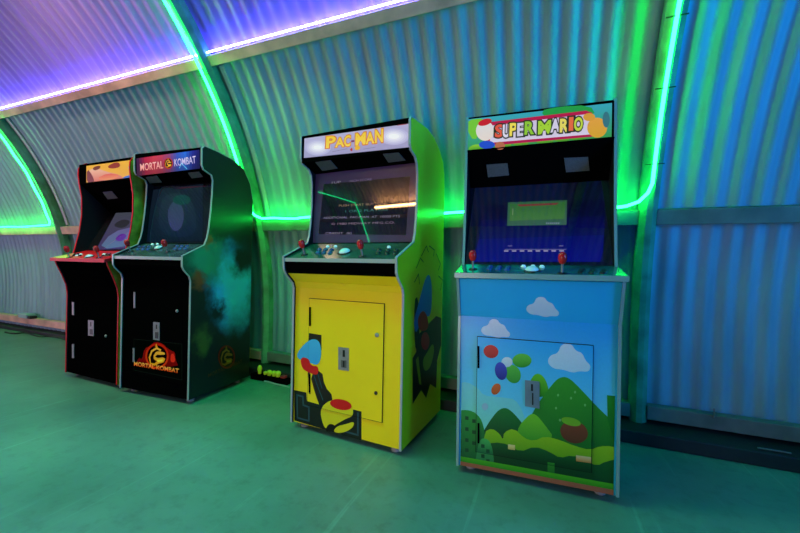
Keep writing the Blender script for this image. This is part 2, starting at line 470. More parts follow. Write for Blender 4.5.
def area(name, loc, target, size, col, power, sy=None, spread=PI):
    l = bpy.data.lights.new(name, 'AREA'); l.color = col; l.energy = power; l.size = size
    if sy: l.shape = 'RECTANGLE'; l.size_y = sy
    l.spread = spread
    o = bpy.data.objects.new(name, l); COL.objects.link(o); o.location = loc
    o.rotation_euler = (Vector(target)-Vector(loc)).to_track_quat('-Z', 'Y').to_euler()
    return o
area('lavender_light_from_left', (-7.8, -1.0, 1.0), (-3.4, 2.6, 1.9), 1.7, (1., .60, 1.0), 36, spread=2.2)  # unseen lavender source towards the left end
area('blue_light_from_right', (3.9, .2, 1.5), (-1.2, 2.7, 2.3), 1.2, (.0, .29, 1.), 33, spread=1.35)
area('green_floor_fill', (-1.7, .95, 3.2), (-1.7, .6, 0), 2.2, (.0, 1., .46), 40, sy=.5, spread=2.4)  # added fill under the roof, out of view, greens the floor
area('teal_right_fill', (3.3, .2, 2.7), (1.6, .9, 0), 1.0, (.0, .75, .7), 8, sy=.6)  # added teal fill for the right-hand side, out of view
area('front_fill', (-.8, -.25, .62), (-.75, 1.7, .6), .9, (1., .80, .72), 5.0, spread=1.9)  # added fill low behind the camera, brightens the machine fronts
area('warm_floor_fill', (-3.4, .7, 3.05), (-2.9, 1.2, 0), .8, (1., .66, .45), 30, sy=.4)  # added unseen lamp, makes the warm patch on the left floor
w = bpy.data.worlds.new('world'); sc.world = w; w.use_nodes = True
w.node_tree.nodes['Background'].inputs[0].default_value = (.05, .12, .2, 1); w.node_tree.nodes['Background'].inputs[1].default_value = .12

# ------------------------------------------------------------------ arcade machines
class Cab: pass
def cabinet(label, x0, y0, yaw, w, prof, n_low, lip, deck, spk, glass, mtop, mbot, depth, trim, side_out, lowmats, deckmat, rec=.012, screen_mat=None, deck_over=0., deck_trim=None, side_in=None, tilt=0.):
    """prof: (y,z) outline walked from the front foot up over the top and down the back.
    n_low: number of outline points up to the control lip. lowmats: material of each front span."""
    c = Cab(); c.w = w; c.prof = prof
    root = empty('arcade_machine', (x0, y0, -w*tilt/2), yaw); root.rotation_euler = (0, -tilt, yaw); tag(root, label, 'arcade machine')
    c.root = root
    Mw = Matrix.Translation((x0, y0, -w*tilt/2)) @ Matrix.Rotation(yaw, 4, 'Z') @ Matrix.Rotation(-tilt, 4, 'Y'); c.inv = Mw.inverted(); c.inv3 = c.inv.to_3x3()
    T = .010
    side_in = side_in or BLACKM
    for k, (a, b_) in enumerate(((0, T), (w-T, w))):
        mb = MB()
        mb.prism(prof, a, b_, 0, mi_lo=1 if k == 0 else 2, mi_hi=2 if k == 0 else 1)
        sp = mb.build('side_panel', [trim, side_out, side_in], root)
        # edge moulding: a slightly proud ribbon along front and top of the outline
        et = MB(); line = prof[:-1]; o1 = offset(line, -.0035); i1 = offset(line, .001); vs = []; fs = []
        for q, r_ in zip(o1, i1):
            vs += [(a-.0012, *r_), (a-.0012, *q), (b_+.0012, *q), (b_+.0012, *r_)]
        for j in range(len(line)-1):
            for i in range(4): fs.append((j*4+i, j*4+(i+1) % 4, j*4+4+(i+1) % 4, j*4+4+i))
        fs += [(0, 1, 2, 3), tuple(4*(len(line)-1)+i for i in range(4))]
        et.add(vs, fs); et.build('edge_trim', trim, sp)
    a, b_ = T, w-T
    # front skin, one part per span colour
    low = offset(prof[:n_low+1], rec)[:n_low]
    c.low = low
    k = 0
    for name, i0, i1, mat in lowmats:
        mb = MB(); mb.skin(low[i0:i1+1], a, b_, .012); mb.build(name, mat, root)
    # shell
    mb = MB(); mb.box(a, b_, depth-.03, depth-.012, .04, prof[-2][1]); mb.build('back_panel', BLACKM, root)
    mb = MB(); mb.box(a, b_, rec+.012, depth-.03, .04, .06); mb.build('bottom_panel', BLACKM, root)
    i_top = next(i for i, q in enumerate(prof) if q[1] >= mtop[1]-1e-6)
    mb = MB(); mb.skin(offset(prof[i_top:-1], .003), a, b_, .012); mb.build('top_panel', BLACK, root)
    # control deck
    mb = MB(); dz = Vector((deck[1][0]-deck[0][0], deck[1][1]-deck[0][1])).normalized(); dn = (-dz.y, dz.x)
    p, q = deck; c.deck_p = (0, *p); c.deck_n = (0, *dn)
    o = deck_over
    xa, xb = (a, b_) if not o else (-o, w+o)
    mb.prism([p, q, (q[0]-dn[0]*.022, q[1]-dn[1]*.022), (p[0]-dn[0]*.022, p[1]-dn[1]*.022)], xa, xb)
    dk = mb.build('control_panel', deckmat, root, bevel=.003); c.deck = dk
    if deck_trim:
        mb = MB(); y0_ = p[0]-.004
        mb.box(xa-.003, xb+.003, y0_, y0_+.005, p[1]-.024, p[1]-.001); mb.build('edge_trim', deck_trim, dk)
    else:
        mb = MB(); mb.box(a, b_, p[0]-.003, p[0]+.004, p[1]-.02, p[1]+.001); mb.build('edge_trim', CHROME if trim is CHROME else trim, dk)
    # speaker board under the sign
    mb = MB(); mb.skin([glass[1], spk], a, b_, .012); mb.build('speaker_board', BLACK, root)
    c.spk = (glass[1], spk)
    # sign box
    mb = MB(); mb.prism([mbot, mtop, (mtop[0]+.09, mtop[1]-.002), (mbot[0]+.09, mbot[1]+.002)], a, b_); c.marq = mb.build('sign_box', BLACK, root)
    # sloping screen board
    mb = MB(); mb.skin([glass[0], glass[1]], a, b_, .012); c.scr = mb.build('screen_bezel', screen_mat, root)
    def nrm(p, q): d = Vector((q[0]-p[0], q[1]-p[1])).normalized(); return (0, -d.y, d.x)
    c.glass_p = (0, *glass[0]); c.glass_n = nrm(*glass)
    c.mq_p = (0, *mbot); c.mq_n = nrm(mbot, mtop)
    c.spk_p = (0, *glass[1]); c.spk_n = nrm(glass[1], spk)
    c.front_p = (0, *low[0]); c.front_n = (0, -1, 0)
    for fx in (.06, w-.06):
        for fy in (.07, depth-.07):
            mb = MB(); mb.lathe((fx, fy, 0), (0, 0, 1), [(.022, 0), (.024, .004), (.024, .014), (.012, .018), (.012, .041)], 14)
            mb.build('foot', GREYP, root)
    return c
def hit(c, px, p0, n):
    o, d = c.inv @ EYE, c.inv3 @ ray(px); n = Vector(n)
    return o+d*((Vector(p0)-o).dot(n)/d.dot(n))
def joystick(c, px):
    P = hit(c, px, c.deck_p, c.deck_n); n = Vector(c.deck_n)
    P += n*.0005
    j = MB(); j.lathe(P, n, [(.02, 0), (.02, .002), (.017, .004), (.005, .005)], 16); o = j.build('joystick', BTN_BLACK, c.root)
    s = MB(); s.lathe(P, n, [(.0048, .004), (.0048, .045)], 10); s.build('shaft', STEEL, o)
    b = MB(); b.lathe(P, n, [(.008, .042), (.013, .047), (.0165, .056), (.018, .068), (.0165, .08), (.012, .088), (.006, .092), (.001, .093)], 16); b.build('ball_top', RED, o)
def button(c, px, mat, r=.014, name='button'):
    P = hit(c, px, c.deck_p, c.deck_n); n = Vector(c.deck_n)
    b = MB(); b.lathe(P, n, [(r, .0003), (r, .004), (r*.82, .006), (r*.72, .0055), (r*.7, .009), (r*.5, .0105), (.001, .011)], 16); b.build(name, mat, c.root)
def trackball(c, px, r=.034):
    P = hit(c, px, c.deck_p, c.deck_n); n = Vector(c.deck_n)
    b = MB(); b.lathe(P, n, [(r*1.25, .0003), (r*1.25, .004), (r*1.02, .006)], 20); o = b.build('trackball', BTN_BLACK, c.root)
    b = MB(); b.lathe(P, n, [(r*math.cos(t), .004+r*.62*math.sin(t)) for t in [PI/2*k/8 for k in range(9)]], 20); b.build('ball', TRACK, o)
def grille(c, pxs):
    pts = [hit(c, q, c.spk_p, c.spk_n) for q in pxs]
    n = Vector(c.spk_n); mb = MB()
    mb.add([p+n*.004 for p in pts]+[p+n*.0002 for p in pts], [(0,1,2,3),(0,1,5,4),(1,2,6,5),(2,3,7,6),(3,0,4,7)])
    g = mb.build('speaker_grille', GRILLE, c.root)
def slab(c, pxs, name, mat, parent, p0, n, t=.003, inset=0.):
    pts = [hit(c, q, p0, n) for q in pxs]; n = Vector(n); mb = MB()
    k = len(pts)
    mb.add([p+n*t for p in pts]+[p+n*.0003 for p in pts], [tuple(range(k))]+[(i,(i+1)%k,k+(i+1)%k,k+i) for i in range(k)])
    return mb.build(name, mat, parent)

SCREEN = M('dark_glossy_glass', (.012, .010, .016), .025, spec=.5, ior=2.0)
# ------------------------------------------------ 1: black machine with red edges (far left)
prof1 = [(0,.035),(0,.70),(-.010,.77),(-.038,.85),(-.078,.945),(-.088,.982),(.035,1.02),(.052,1.1),(.075,1.21),(.09,1.356),(.088,1.5),(.068,1.62),(.060,1.69),(.062,1.74),(.078,1.775),(.115,1.80),(.22,1.80),(.37,1.775),(.49,1.70),(.56,1.5),(.58,1.4),(.58,.035)]
SIDE_Y = M('yellow_orange_side_print', (.75, .33, .03), .35, var=.9, vscale=5)
DECK_R = M('red_control_panel', (.8, .012, .02), .35, spec=.25)
c1 = cabinet('black arcade machine with red edge trim and yellow sign, farthest left', -3.685, 1.755, -.021, .705, prof1, 6, None,
    ((-.105,.985),(.125,1.055)), (.085,1.605), ((.127,1.06),(.305,1.40)), (.062,1.775), (.072,1.61), .58, REDTRIM, SIDE_Y,
    [('front_panel', 0, 1, BLACK), ('front_lip', 1, 5, BLACK)], DECK_R, rec=.010, screen_mat=SCREEN, deck_over=.012, deck_trim=REDTRIM)
# ------------------------------------------------ 2: black machine with misty side print
prof2 = [(0,.035),(0,.85),(-.012,.885),(-.055,.927),(-.067,.95),(-.068,1.02),(.108,1.104),(.13,1.16),(.142,1.22),(.157,1.35),(.166,1.47),(.170,1.575),(.156,1.612),(.085,1.635),(.072,1.66),(.07,1.778),(.09,1.797),(.187,1.795),(.352,1.776),(.47,1.73),(.545,1.63),(.58,1.5),(.58,.035)]
# misty teal print of the side (patches of glow, no figures)
mm, nt, b = nodes_of('misty_teal_side_print')
tc = nt.nodes.new('ShaderNodeTexCoord')
nz = nt.nodes.new('ShaderNodeTexNoise'); nz.inputs['Scale'].default_value = 5; nz.inputs['Detail'].default_value = 7; nz.inputs['Roughness'].default_value = .65
nt.links.new(tc.outputs['Object'], nz.inputs['Vector'])
dis = nt.nodes.new('ShaderNodeMix'); dis.data_type = 'RGBA'; dis.blend_type = 'LINEAR_LIGHT'; dis.inputs['Factor'].default_value = .16
nt.links.new(tc.outputs['Object'], dis.inputs['A']); nt.links.new(nz.outputs['Color'], dis.inputs['B'])
def blob(center, rad, prev, col, sharp=.35, sx=1., sz=1.):
    mp = nt.nodes.new('ShaderNodeMapping'); mp.vector_type = 'POINT'
    mp.inputs['Location'].default_value = (0, -center[0]*sx, -center[1]*sz); mp.inputs['Scale'].default_value = (0, sx, sz)
    ln = nt.nodes.new('ShaderNodeVectorMath'); ln.operation = 'LENGTH'
    nt.links.new(dis.outputs['Result'], mp.inputs['Vector']); nt.links.new(mp.outputs['Vector'], ln.inputs[0])
    r = nt.nodes.new('ShaderNodeMapRange'); r.interpolation_type = 'SMOOTHSTEP'
    r.inputs['From Min'].default_value = rad; r.inputs['From Max'].default_value = rad*sharp
    nt.links.new(ln.outputs['Value'], r.inputs['Value'])
    m = nt.nodes.new('ShaderNodeMix'); m.data_type = 'RGBA'
    nt.links.new(r.outputs['Result'], m.inputs['Factor']); m.inputs['B'].default_value = (*col, 1)
    if isinstance(prev, tuple): m.inputs['A'].default_value = (*prev, 1)
    else: nt.links.new(prev, m.inputs['A'])
    return m.outputs['Result']
o_ = blob((.40, .78), .34, (.004, .012, .014), (.03, .48, 1.), .3, 1.1, .8)
o_ = blob((.12, 1.0), .24, o_, (.02, .22, .14), .2)
o_ = blob((.07, .83), .10, o_, (.24, .05, .02), .2)
o_ = blob((.15, 1.13), .07, o_, (.22, .09, .02), .2, 1.6, .7)
o_ = blob((.24, .62), .13, o_, (.003, .012, .014), .2, .7, 1.2)
o_ = blob((.5, 1.02), .20, o_, (.002, .008, .010), .3)
o_ = blob((.10, .42), .12, o_, (.05, .09, .02), .2, 1.2, .8)
nt.links.new(o_, b.inputs['Base Color']); b.inputs['Roughness'].default_value = .34; b.inputs['Specular IOR Level'].default_value = .4
DECK_B = M('dark_printed_control_panel', (.03, .07, .09), .2, var=.9, vscale=14)
c2 = cabinet('black arcade machine with misty teal side print and red and blue sign', -2.905, 1.714, .059, .669, prof2, 6, None,
    ((-.062,1.012),(.158,1.115)), (.085,1.64), ((.16,1.12),(.224,1.577)), (.070,1.785), (.077,1.64), .58, CHROME, mm,
    [('front_panel', 0, 1, BLACK), ('front_lip', 1, 5, BLACK)], DECK_B, rec=.010, screen_mat=SCREEN)
# ------------------------------------------------ 3: yellow machine
prof3 = [(.01,.035),(.01,.845),(0,.875),(-.055,.925),(-.074,.955),(-.08,1.03),(.125,1.12),(.143,1.17),(.155,1.25),(.162,1.36),(.160,1.5),(.15,1.555),(.125,1.585),(.065,1.605),(.052,1.63),(.05,1.755),(.06,1.772),(.085,1.778),(.29,1.79),(.40,1.772),(.50,1.73),(.57,1.67),(.60,1.60),(.61,1.5),(.61,.035)]
YEL = M('yellow_vinyl', (.92, .70, .004), .32, var=.04, vscale=3)
DECK_G = M('green_glow_control_panel', (.012, .09, .065), .18, var=.3, vscale=6)  # green reflected from the wall strip is put into this base colour
BEZ = M('mauve_glossy_bezel', (.10, .05, .13), .025, spec=.5, ior=2.1)
c3 = cabinet('bright yellow arcade machine with white lit sign and green-lit side', -1.401, 1.768, -.068, .74, prof3, 6, None,
    ((-.074,1.022),(.17,1.12)), (.07,1.607), ((.172,1.125),(.19,1.57)), (.050,1.768), (.056,1.607), .61, CHROME, YEL,
    [('front_panel', 0, 1, YEL), ('front_slope', 1, 3, YEL), ('front_lip', 3, 5, BLACK)], DECK_G, rec=.014, screen_mat=BEZ, tilt=.005)
# ------------------------------------------------ 4: blue landscape machine
prof4 = [(0,.035),(0,.76),(-.03,.85),(-.062,.945),(-.055,.955),(.085,1.0),(.095,1.05),(.118,1.245),(.13,1.45),(.137,1.60),(.148,1.765),(.16,1.785),(.40,1.785),(.52,1.72),(.59,1.5),(.607,1.4),(.607,.035)]
SKY = M('sky_blue_vinyl', srgb(40, 185, 245), .3, var=.05, vscale=3)
DECK_T = M('teal_printed_control_panel', (.01, .14, .13), .16, var=.7, vscale=9)
TEALTRIM = M('teal_chrome_trim', (.2, .38, .38), .25, spec=.6)
BLUSIDE = M('blue_side_print', srgb(30, 110, 190), .35, var=.2, vscale=3)
SCRB = M('blue_black_glossy_bezel', (.006, .008, .02), .025, spec=.5, ior=2.0)
c4 = cabinet('sky blue arcade machine with green hills print, nearest on the right', -.374, 1.73, .043, .689, prof4, 5, None,
    ((-.085,.972),(.1,1.012)), (.13,1.60), ((.10,1.012),(.25,1.43)), (.146,1.77), (.137,1.60), .607, TEALTRIM, BLUSIDE,
    [('front_panel', 0, 1, SKY), ('front_slope', 1, 3, SKY)], DECK_T, rec=.008, screen_mat=SCRB, deck_over=.003, deck_trim=TEALTRIM, tilt=.0105)

LIT = art_mat('backlit_sign_print', .3, es=.85, base=.2)
PRINT = art_mat('printed_vinyl', .32)
SCRP = art_mat('screen_picture', .025, es=.5, spec=.5, base=.1, ior=2.0)
C = srgb
# ---------------- controls
for q in [(69.6, 257.5), (99.2, 257.8)]: joystick(c1, q)
trackball(c1, (89.4, 257), .026)
for i, q in enumerate([(74, 256), (77, 256), (80, 256), (75, 254.6), (78, 254.6), (81, 254.6), (103, 256), (106, 256), (109, 256), (104, 254.6), (107, 254.6), (110, 254.6)]):
    button(c1, q, (BTN_WHITE if i % 4 == 1 else BTN_BLACK), .012)
for q in [(130.9, 251.5), (167.8, 252)]: joystick(c2, q)
trackball(c2, (158.5, 248.3), .026)
for i, q in enumerate([(138, 249.5), (143, 249.5), (148, 249.5), (139.5, 247), (144, 247), (149, 247), (175, 249), (180, 249), (185, 249), (177, 246.5), (182, 246.5), (187, 246.5)]):
    button(c2, q, BTN_BLUE, .013)
for q in [(152.5, 244.6), (157.5, 244.4), (163, 244.6)]: button(c2, q, BTN_WHITE, .010)
for q in [(304.5, 254.8), (362.6, 256.5)]: joystick(c3, q)
trackball(c3, (344.8, 252.5), .032)
for q in [(318, 252.8), (324, 253), (330, 253.2), (319.5, 249.8), (325.5, 250), (331.5, 250.2)]: button(c3, q, BTN_BLUE, .0145)
for q in [(378.5, 253.8), (387, 254), (395.5, 254.2), (379.5, 250.6), (388, 250.8), (396.5, 251)]: button(c3, q, BTN_BLACK, .0145)
for q in [(327.8, 247), (335.5, 247), (388.9, 247.6)]: button(c3, q, BTN_WHITE, .011)
for q in [(473, 269.5), (562, 273.5)]: joystick(c4, q)
trackball(c4, (531.7, 271), .030)
for q in [(489, 269.4), (498, 269.8), (507, 270.2), (490.5, 267.4), (499.5, 267.8), (508.5, 268.2)]: button(c4, q, BTN_BLUE, .0145)
for q in [(581, 272.6), (592, 273), (603, 273.4), (582.5, 270.4), (593.5, 270.8), (604.5, 271.2)]: button(c4, q, BTN_BLACK, .0145)
for q in [(523.4, 267), (532.9, 267), (541.9, 267.3)]: button(c4, q, BTN_WHITE, .012)
# ---------------- speaker grilles
grille(c1, [(103, 192), (112, 191), (118, 198), (108, 199)]); grille(c1, [(131, 189), (137, 188.5), (139, 195), (135, 195.5)])
grille(c2, [(146, 177), (157, 175.5), (162, 182), (150, 183)]); grille(c2, [(188, 172.5), (199, 171.5), (203, 176.5), (192, 178)])
grille(c3, [(315.5, 162), (330.5, 160), (337.5, 168), (322.5, 170.5)]); grille(c3, [(383, 153.8), (398.5, 152.3), (405.5, 160), (388.5, 162)])
grille(c4, [(486.5, 164.5), (507.5, 163), (509, 175), (488, 177)]); grille(c4, [(564, 157.8), (588, 156.8), (589.5, 170.5), (566, 172)])

# ---------------- machine 1: doors, sign, screen
fp, fn = c1.front_p, c1.front_n
d1 = slab(c1, [(72, 298), (114.5, 300), (115.5, 376), (72, 365)], 'coin_door', BLACK, c1.root, fp, fn, .003)
dp = (0, fp[1]-.003, 0)
slab(c1, [(88.5, 320), (94, 320.3), (94, 336), (88.5, 335.5)], 'coin_slot_plate', STEEL, d1, dp, fn, .003)
A = Art(c1, (0, dp[1]-.003, 0), fn); A.poly([(90.2, 322), (91.4, 322), (91.4, 326.5), (90.2, 326.4)], C(15, 15, 15)); A.poly([(89.8, 329), (92.8, 329.2), (92.8, 334.6), (89.8, 334.3)], C(60, 62, 58)); A.build('coin_slot', PRINT, d1)
P = hit(c1, (106, 336), dp, fn); mb = MB(); mb.lathe(P, (0,-1,0), [(.011, 0), (.011, .005), (.007, .007), (.001, .0075)], 14); mb.build('lock', STEEL, d1)
for q in [(72.5, 302, 315), (72.5, 344, 358)]:
    slab(c1, [(q[0], q[1]), (q[0]+1.8, q[1]), (q[0]+1.8, q[2]), (q[0], q[2])], 'hinge', STEEL, d1, dp, fn, .004)
A = Art(c1, c1.mq_p, c1.mq_n); ck = (.013, c1.w-.013, .012, .155)
A.poly([(86.5, 166), (134.5, 159.5), (134.5, 181), (86.5, 184.5)], C(235, 170, 60), C(240, 180, 50), clip=ck)
A.poly([(87, 184), (88, 170), (97, 168), (107, 172), (122, 175), (124, 182)], C(215, 110, 90), C(240, 190, 160), 2, clip=ck)
A.poly([(87, 184), (87, 168), (93, 176), (95, 184)], C(120, 50, 50), smooth=1, clip=ck)
A.poly([(92, 168), (100, 165), (101, 168), (95, 171)], C(120, 50, 20), smooth=2, clip=ck)
A.poly([(107, 167), (113, 163), (119, 162), (121, 167), (112, 169)], C(150, 50, 30), smooth=2, clip=ck)
A.poly([(96, 179), (108, 173), (122, 175), (110, 181)], C(235, 150, 90), C(225, 90, 80), smooth=1, clip=ck)
A.poly([(121, 182), (123, 177), (134, 174), (134, 181)], C(40, 110, 200), smooth=1, clip=ck)
A.poly([(128, 166), (134, 162), (134, 174), (130, 172)], C(170, 200, 200), smooth=1, clip=ck)
A.build('lit_sign', LIT, c1.marq)
A = Art(c1, c1.glass_p, c1.glass_n, .001)
A.poly([(116, 213), (138.5, 212), (136.5, 248), (96, 250)], C(90, 70, 130), C(90, 95, 110))
A.poly([(98, 250), (112, 232), (137, 226), (135, 245)], C(110, 150, 190), C(130, 120, 190), 1)
A.poly([(112, 226), (122, 219), (132, 221), (124, 229)], C(60, 60, 70), smooth=2)
A.poly([(114, 240), (121, 233), (128, 235), (122, 242)], C(120, 60, 190), smooth=2)
A.build('screen', SCRP, c1.scr)

# ---------------- machine 2
fp, fn = c2.front_p, c2.front_n
d2 = slab(c2, [(133, 286), (182, 291), (183, 385), (133.5, 373)], 'coin_door', BLACK, c2.root, fp, fn, .003)
dp = (0, fp[1]-.003, 0)
slab(c2, [(153.5, 322), (159.8, 322.5), (159.8, 340.5), (153.5, 339.5)], 'coin_slot_plate', STEEL, d2, dp, fn, .003)
A = Art(c2, (0, dp[1]-.003, 0), fn); A.poly([(155.8, 324.5), (157.2, 324.6), (157.2, 329), (155.8, 328.9)], C(15, 15, 15)); A.poly([(155, 332), (158.4, 332.3), (158.4, 338.6), (155, 338.2)], C(60, 62, 58)); A.build('coin_slot', PRINT, d2)
P = hit(c2, (177.3, 311), dp, fn); mb = MB(); mb.lathe(P, (0,-1,0), [(.011, 0), (.011, .005), (.007, .007), (.001, .0075)], 14); mb.build('lock', STEEL, d2)
for q in [(134, 292, 308), (133.2, 348, 362)]:
    slab(c2, [(q[0], q[1]), (q[0]+1.6, q[1]), (q[0]+1.6, q[2]), (q[0], q[2])], 'hinge', STEEL, d2, dp, fn, .004)
def dragon_badge(A, px, s, sx=1., dim=1., flames=True):
    """ring emblem with a dragon's head in profile, flames behind, all flat print. s: ring radius in px, sx: sideways squeeze"""
    k = lambda col: tuple(v*dim for v in col)
    T = lambda x, y: (px[0]+x*s*sx, px[1]+y*s)
    if flames:
        A.poly([T(-1.9, .9), T(-1.6, .1), T(-1.3, .3), T(-1.1, -.6), T(-.6, -.8), T(-.2, -1.15), T(.5, -1.0), T(.9, -.6), T(1.3, -.4), T(1.55, -.3), T(1.6, .3), T(1.9, .9)], k(C(95, 8, 8)), k(C(150, 16, 14)), smooth=1)
        A.poly([T(1.15, .5), T(1.2, -.2), T(1.5, -.15), T(1.6, .5)], k(C(220, 40, 25)), smooth=1)
    circ = lambda r: [T(r*math.cos(2*PI*i/28), r*math.sin(2*PI*i/28)) for i in range(28)]
    A.poly(circ(1.02), k(C(210, 60, 20)), k(C(190, 25, 10)))
    A.poly(circ(.86), k(C(15, 5, 4)))
    # dragon: open jaws to the right, arched neck, curling tail
    A.poly([T(-.60, .62), T(-.72, .1), T(-.5, -.45), T(-.05, -.72), T(.38, -.52), T(.30, -.36), T(.66, -.28), T(.70, -.12), T(.28, -.10), T(.02, -.12), T(-.16, .06), T(.08, .16), T(.52, .10), T(.72, .22), T(.58, .50), T(.12, .62), T(-.2, .78)], k(C(225, 150, 20)), k(C(235, 170, 60)))
    A.poly([T(-.52, .55), T(-.58, .1), T(-.38, -.34), T(-.02, -.54), T(.2, -.44), T(-.12, -.3), T(-.3, -.02), T(-.26, .26), T(.0, .40), T(-.2, .58)], k(C(20, 8, 4)))
    A.poly([T(-.05, .30), T(.3, .28), T(.55, .24), T(.45, .42), T(.1, .48)], k(C(250, 215, 60)))
    A.poly([T(.12, -.44), T(.24, -.42), T(.22, -.36), T(.12, -.37)], k(C(15, 5, 4)))
    A.poly([T(-.15, -.74), T(-.05, -1.02), T(.1, -.68)], k(C(225, 140, 30)))
A = Art(c2, dp, fn)
A.poly([(133.5, 339), (182.5, 344), (182.5, 381), (133.5, 370.5)], C(3, 6, 4)); 
A.line([(134, 339), (182, 344), (182, 380), (134, 370)], .003, C(22, 30, 26), closed=True)
dragon_badge(A, (157.2, 356), 12.5, .92)
A.text('MORTAL KOMBAT', (134.5, 365.5), (179, 373), .030, C(240, 60, 15), C(250, 190, 80), bold=.02)
A.build('logo_panel', art_mat('glowing_logo_print', .4, es=.3, spec=.0), d2)  # unlit print, given a slight glow to keep its colours vivid
A = Art(c2, (c2.w, 0, 0), (1, 0, 0), .0008)
dragon_badge(A, (226.5, 357), 11.5, .72, .30, flames=False)
A.text('MORTAL KOMBAT', (208, 377.5), (242, 362.5), .028, C(70, 40, 12), C(90, 60, 25), bold=.01)
side_r = [o for o in c2.root.children if o.name.startswith('side_panel')][1]
A.build('side_logo', PRINT, side_r)
A = Art(c2, c2.mq_p, c2.mq_n)
tq = lambda u, v: (lambda a, b: (a[0]+(b[0]-a[0])*v, a[1]+(b[1]-a[1])*v))((136.5+(199.5-136.5)*u, 158.5+(149.8-158.5)*u), (137+(200-137)*u, 176+(168.5-176)*u))
cols = [(70, 20, 70), (190, 30, 70), (215, 60, 80), (200, 60, 90), (150, 70, 130), (60, 90, 200), (40, 110, 225), (30, 40, 150), (20, 15, 90)]
n_ = len(cols)-1
for i in range(n_*3):
    u0, u1 = i/(n_*3), (i+1)/(n_*3); cc = lerp(cols[int(i/3)], cols[min(n_, int(i/3)+1)], (i % 3)/3)
    A.poly([tq(u0, 1), tq(u0, 0), tq(u1, 0), tq(u1, 1)], C(*(v*.7 for v in cc)), C(*cc)); A.k = 0
A.k = 2
A.text('MORTAL', tq(.06, .74), tq(.42, .74), .052, C(250, 150, 140), C(255, 200, 190), bold=.012)
A.text('KOMBAT', tq(.60, .72), tq(.94, .68), .050, C(190, 170, 230), C(230, 215, 245), bold=.012)
dragon_badge(A, tq(.505, .52), 5.4, .8, 1., flames=False)
A.line([tq(.68, .85), tq(.72, .6), tq(.75, .75), tq(.80, .95)], .004, C(120, 220, 255))
A.build('lit_sign', LIT, c2.marq)
A = Art(c2, c2.glass_p, c2.glass_n, .001)
A.poly([(152, 190), (203, 184), (203, 241), (147, 242)], C(14, 30, 52), C(28, 42, 58), 0)
A.poly([(158, 236), (160, 200), (172, 192), (190, 196), (197, 215), (196, 238)], C(20, 40, 70), C(40, 60, 72), 2)
A.disc((176, 216), 8, 15, C(70, 75, 130), C(60, 85, 110))
A.disc((182, 200), 9, 5, C(20, 80, 75), C(25, 90, 80))
A.build('screen', SCRP, c2.scr)

# ---------------- machine 3 (yellow)
fp, fn = c3.front_p, c3.front_n
DK = C(25, 18, 14)
def swoosh(A, clip=None):
    """abstract print of the front: blue and red patches, a sweeping dark band, a stepped dark track"""
    bl, bk, rd, ye = C(60, 165, 235), C(22, 12, 14), C(215, 20, 25), C(225, 215, 30)
    A.poly([(294.2, 390), (306.5, 392.5), (307, 401), (321, 405), (321, 411.5), (343, 417), (343, 407), (361.5, 411.5), (361.5, 440.5), (294.5, 420.5)], C(24, 26, 26), C(28, 30, 30), clip=clip)
    A.line([(297, 395), (303, 396.5), (303.3, 405), (309, 407), (309, 421), (297.5, 417.6), (297, 395)], .010, C(50, 80, 95), clip=clip)
    A.line([(358, 413), (358, 435), (340, 430)], .010, C(50, 80, 95), clip=clip)
    A.poly([(309, 333), (321.5, 335), (321.5, 350), (308.5, 350)], C(45, 40, 20), C(40, 35, 20), clip=clip)
    A.poly([(308, 372), (309, 393.5), (310.6, 394), (310, 372)], C(40, 45, 15), clip=clip)
    A.poly([(310, 374), (322, 370), (324.5, 386), (334, 397), (330, 424), (327, 430), (322, 412), (315, 393)], bk, C(45, 30, 28), smooth=1, clip=clip)
    A.line([(314, 375), (318, 387), (323, 400)], .004, C(30, 90, 110), clip=clip)
    A.line([(318, 374), (322, 388)], .004, C(30, 90, 110), clip=clip)
    # plain patches of colour: a blue lozenge, red ovals, a yellow sweep
    A.poly([(294, 357), (308, 339.5), (319, 339), (322, 352), (319, 366), (308, 362)], bl, C(70, 180, 240), smooth=2, clip=clip)
    A.poly([(300.5, 357), (309, 358), (311, 366), (319, 366), (318, 376), (308, 372), (302, 368)], rd, smooth=2, clip=clip)
    A.poly([(320, 409), (329, 400), (344, 399), (353, 407), (353.5, 416), (345, 419), (327, 430), (323, 424)], ye, smooth=2, clip=clip)
    A.poly([(333, 432), (337, 426), (346, 424), (355, 421), (353, 428), (343, 433)], ye, smooth=2, clip=clip)
    A.disc((341, 404.5), 11, 5.2, rd, clip=clip, a=.2)
    A.poly([(325, 431), (329, 423), (336, 425), (333, 432)], bk, smooth=2, clip=clip)
A = Art(c3, fp, fn); swoosh(A); A.build('front_print', PRINT, c3.root)
dq = [(309.5, 298), (384, 304.5), (382.5, 425), (309, 402)]
p_ = [hit(c3, q, fp, fn) for q in dq]; dx0, dx1, dz0, dz1 = (p_[0].x+p_[3].x)/2, (p_[1].x+p_[2].x)/2, (p_[2].z+p_[3].z)/2, (p_[0].z+p_[1].z)/2
mb = MB(); yf = fp[1]
mb.box(dx0, dx1, yf-.007, yf-.0004, dz0, dz1, 0); mb.box(dx0-.003, dx1+.003, yf-.0055, yf-.0003, dz0-.003, dz1+.003, 1)
d3 = mb.build('coin_door', [YEL, BLACKM], c3.root)
dp = (0, yf-.007, 0)
A = Art(c3, dp, fn, .0003, .00015)
x_, z_ = A.uv(Vector((dx0, dp[1], dz0))), A.uv(Vector((dx1, dp[1], dz1)))
swoosh(A, (x_[0], z_[0], x_[1], z_[1])); A.build('door_print', PRINT, d3)
slab(c3, [(338.5, 347), (349, 348), (349, 371), (338.5, 369.5)], 'coin_slot_plate', STEEL, d3, dp, fn, .003)
A = Art(c3, (0, dp[1]-.003, 0), fn); 
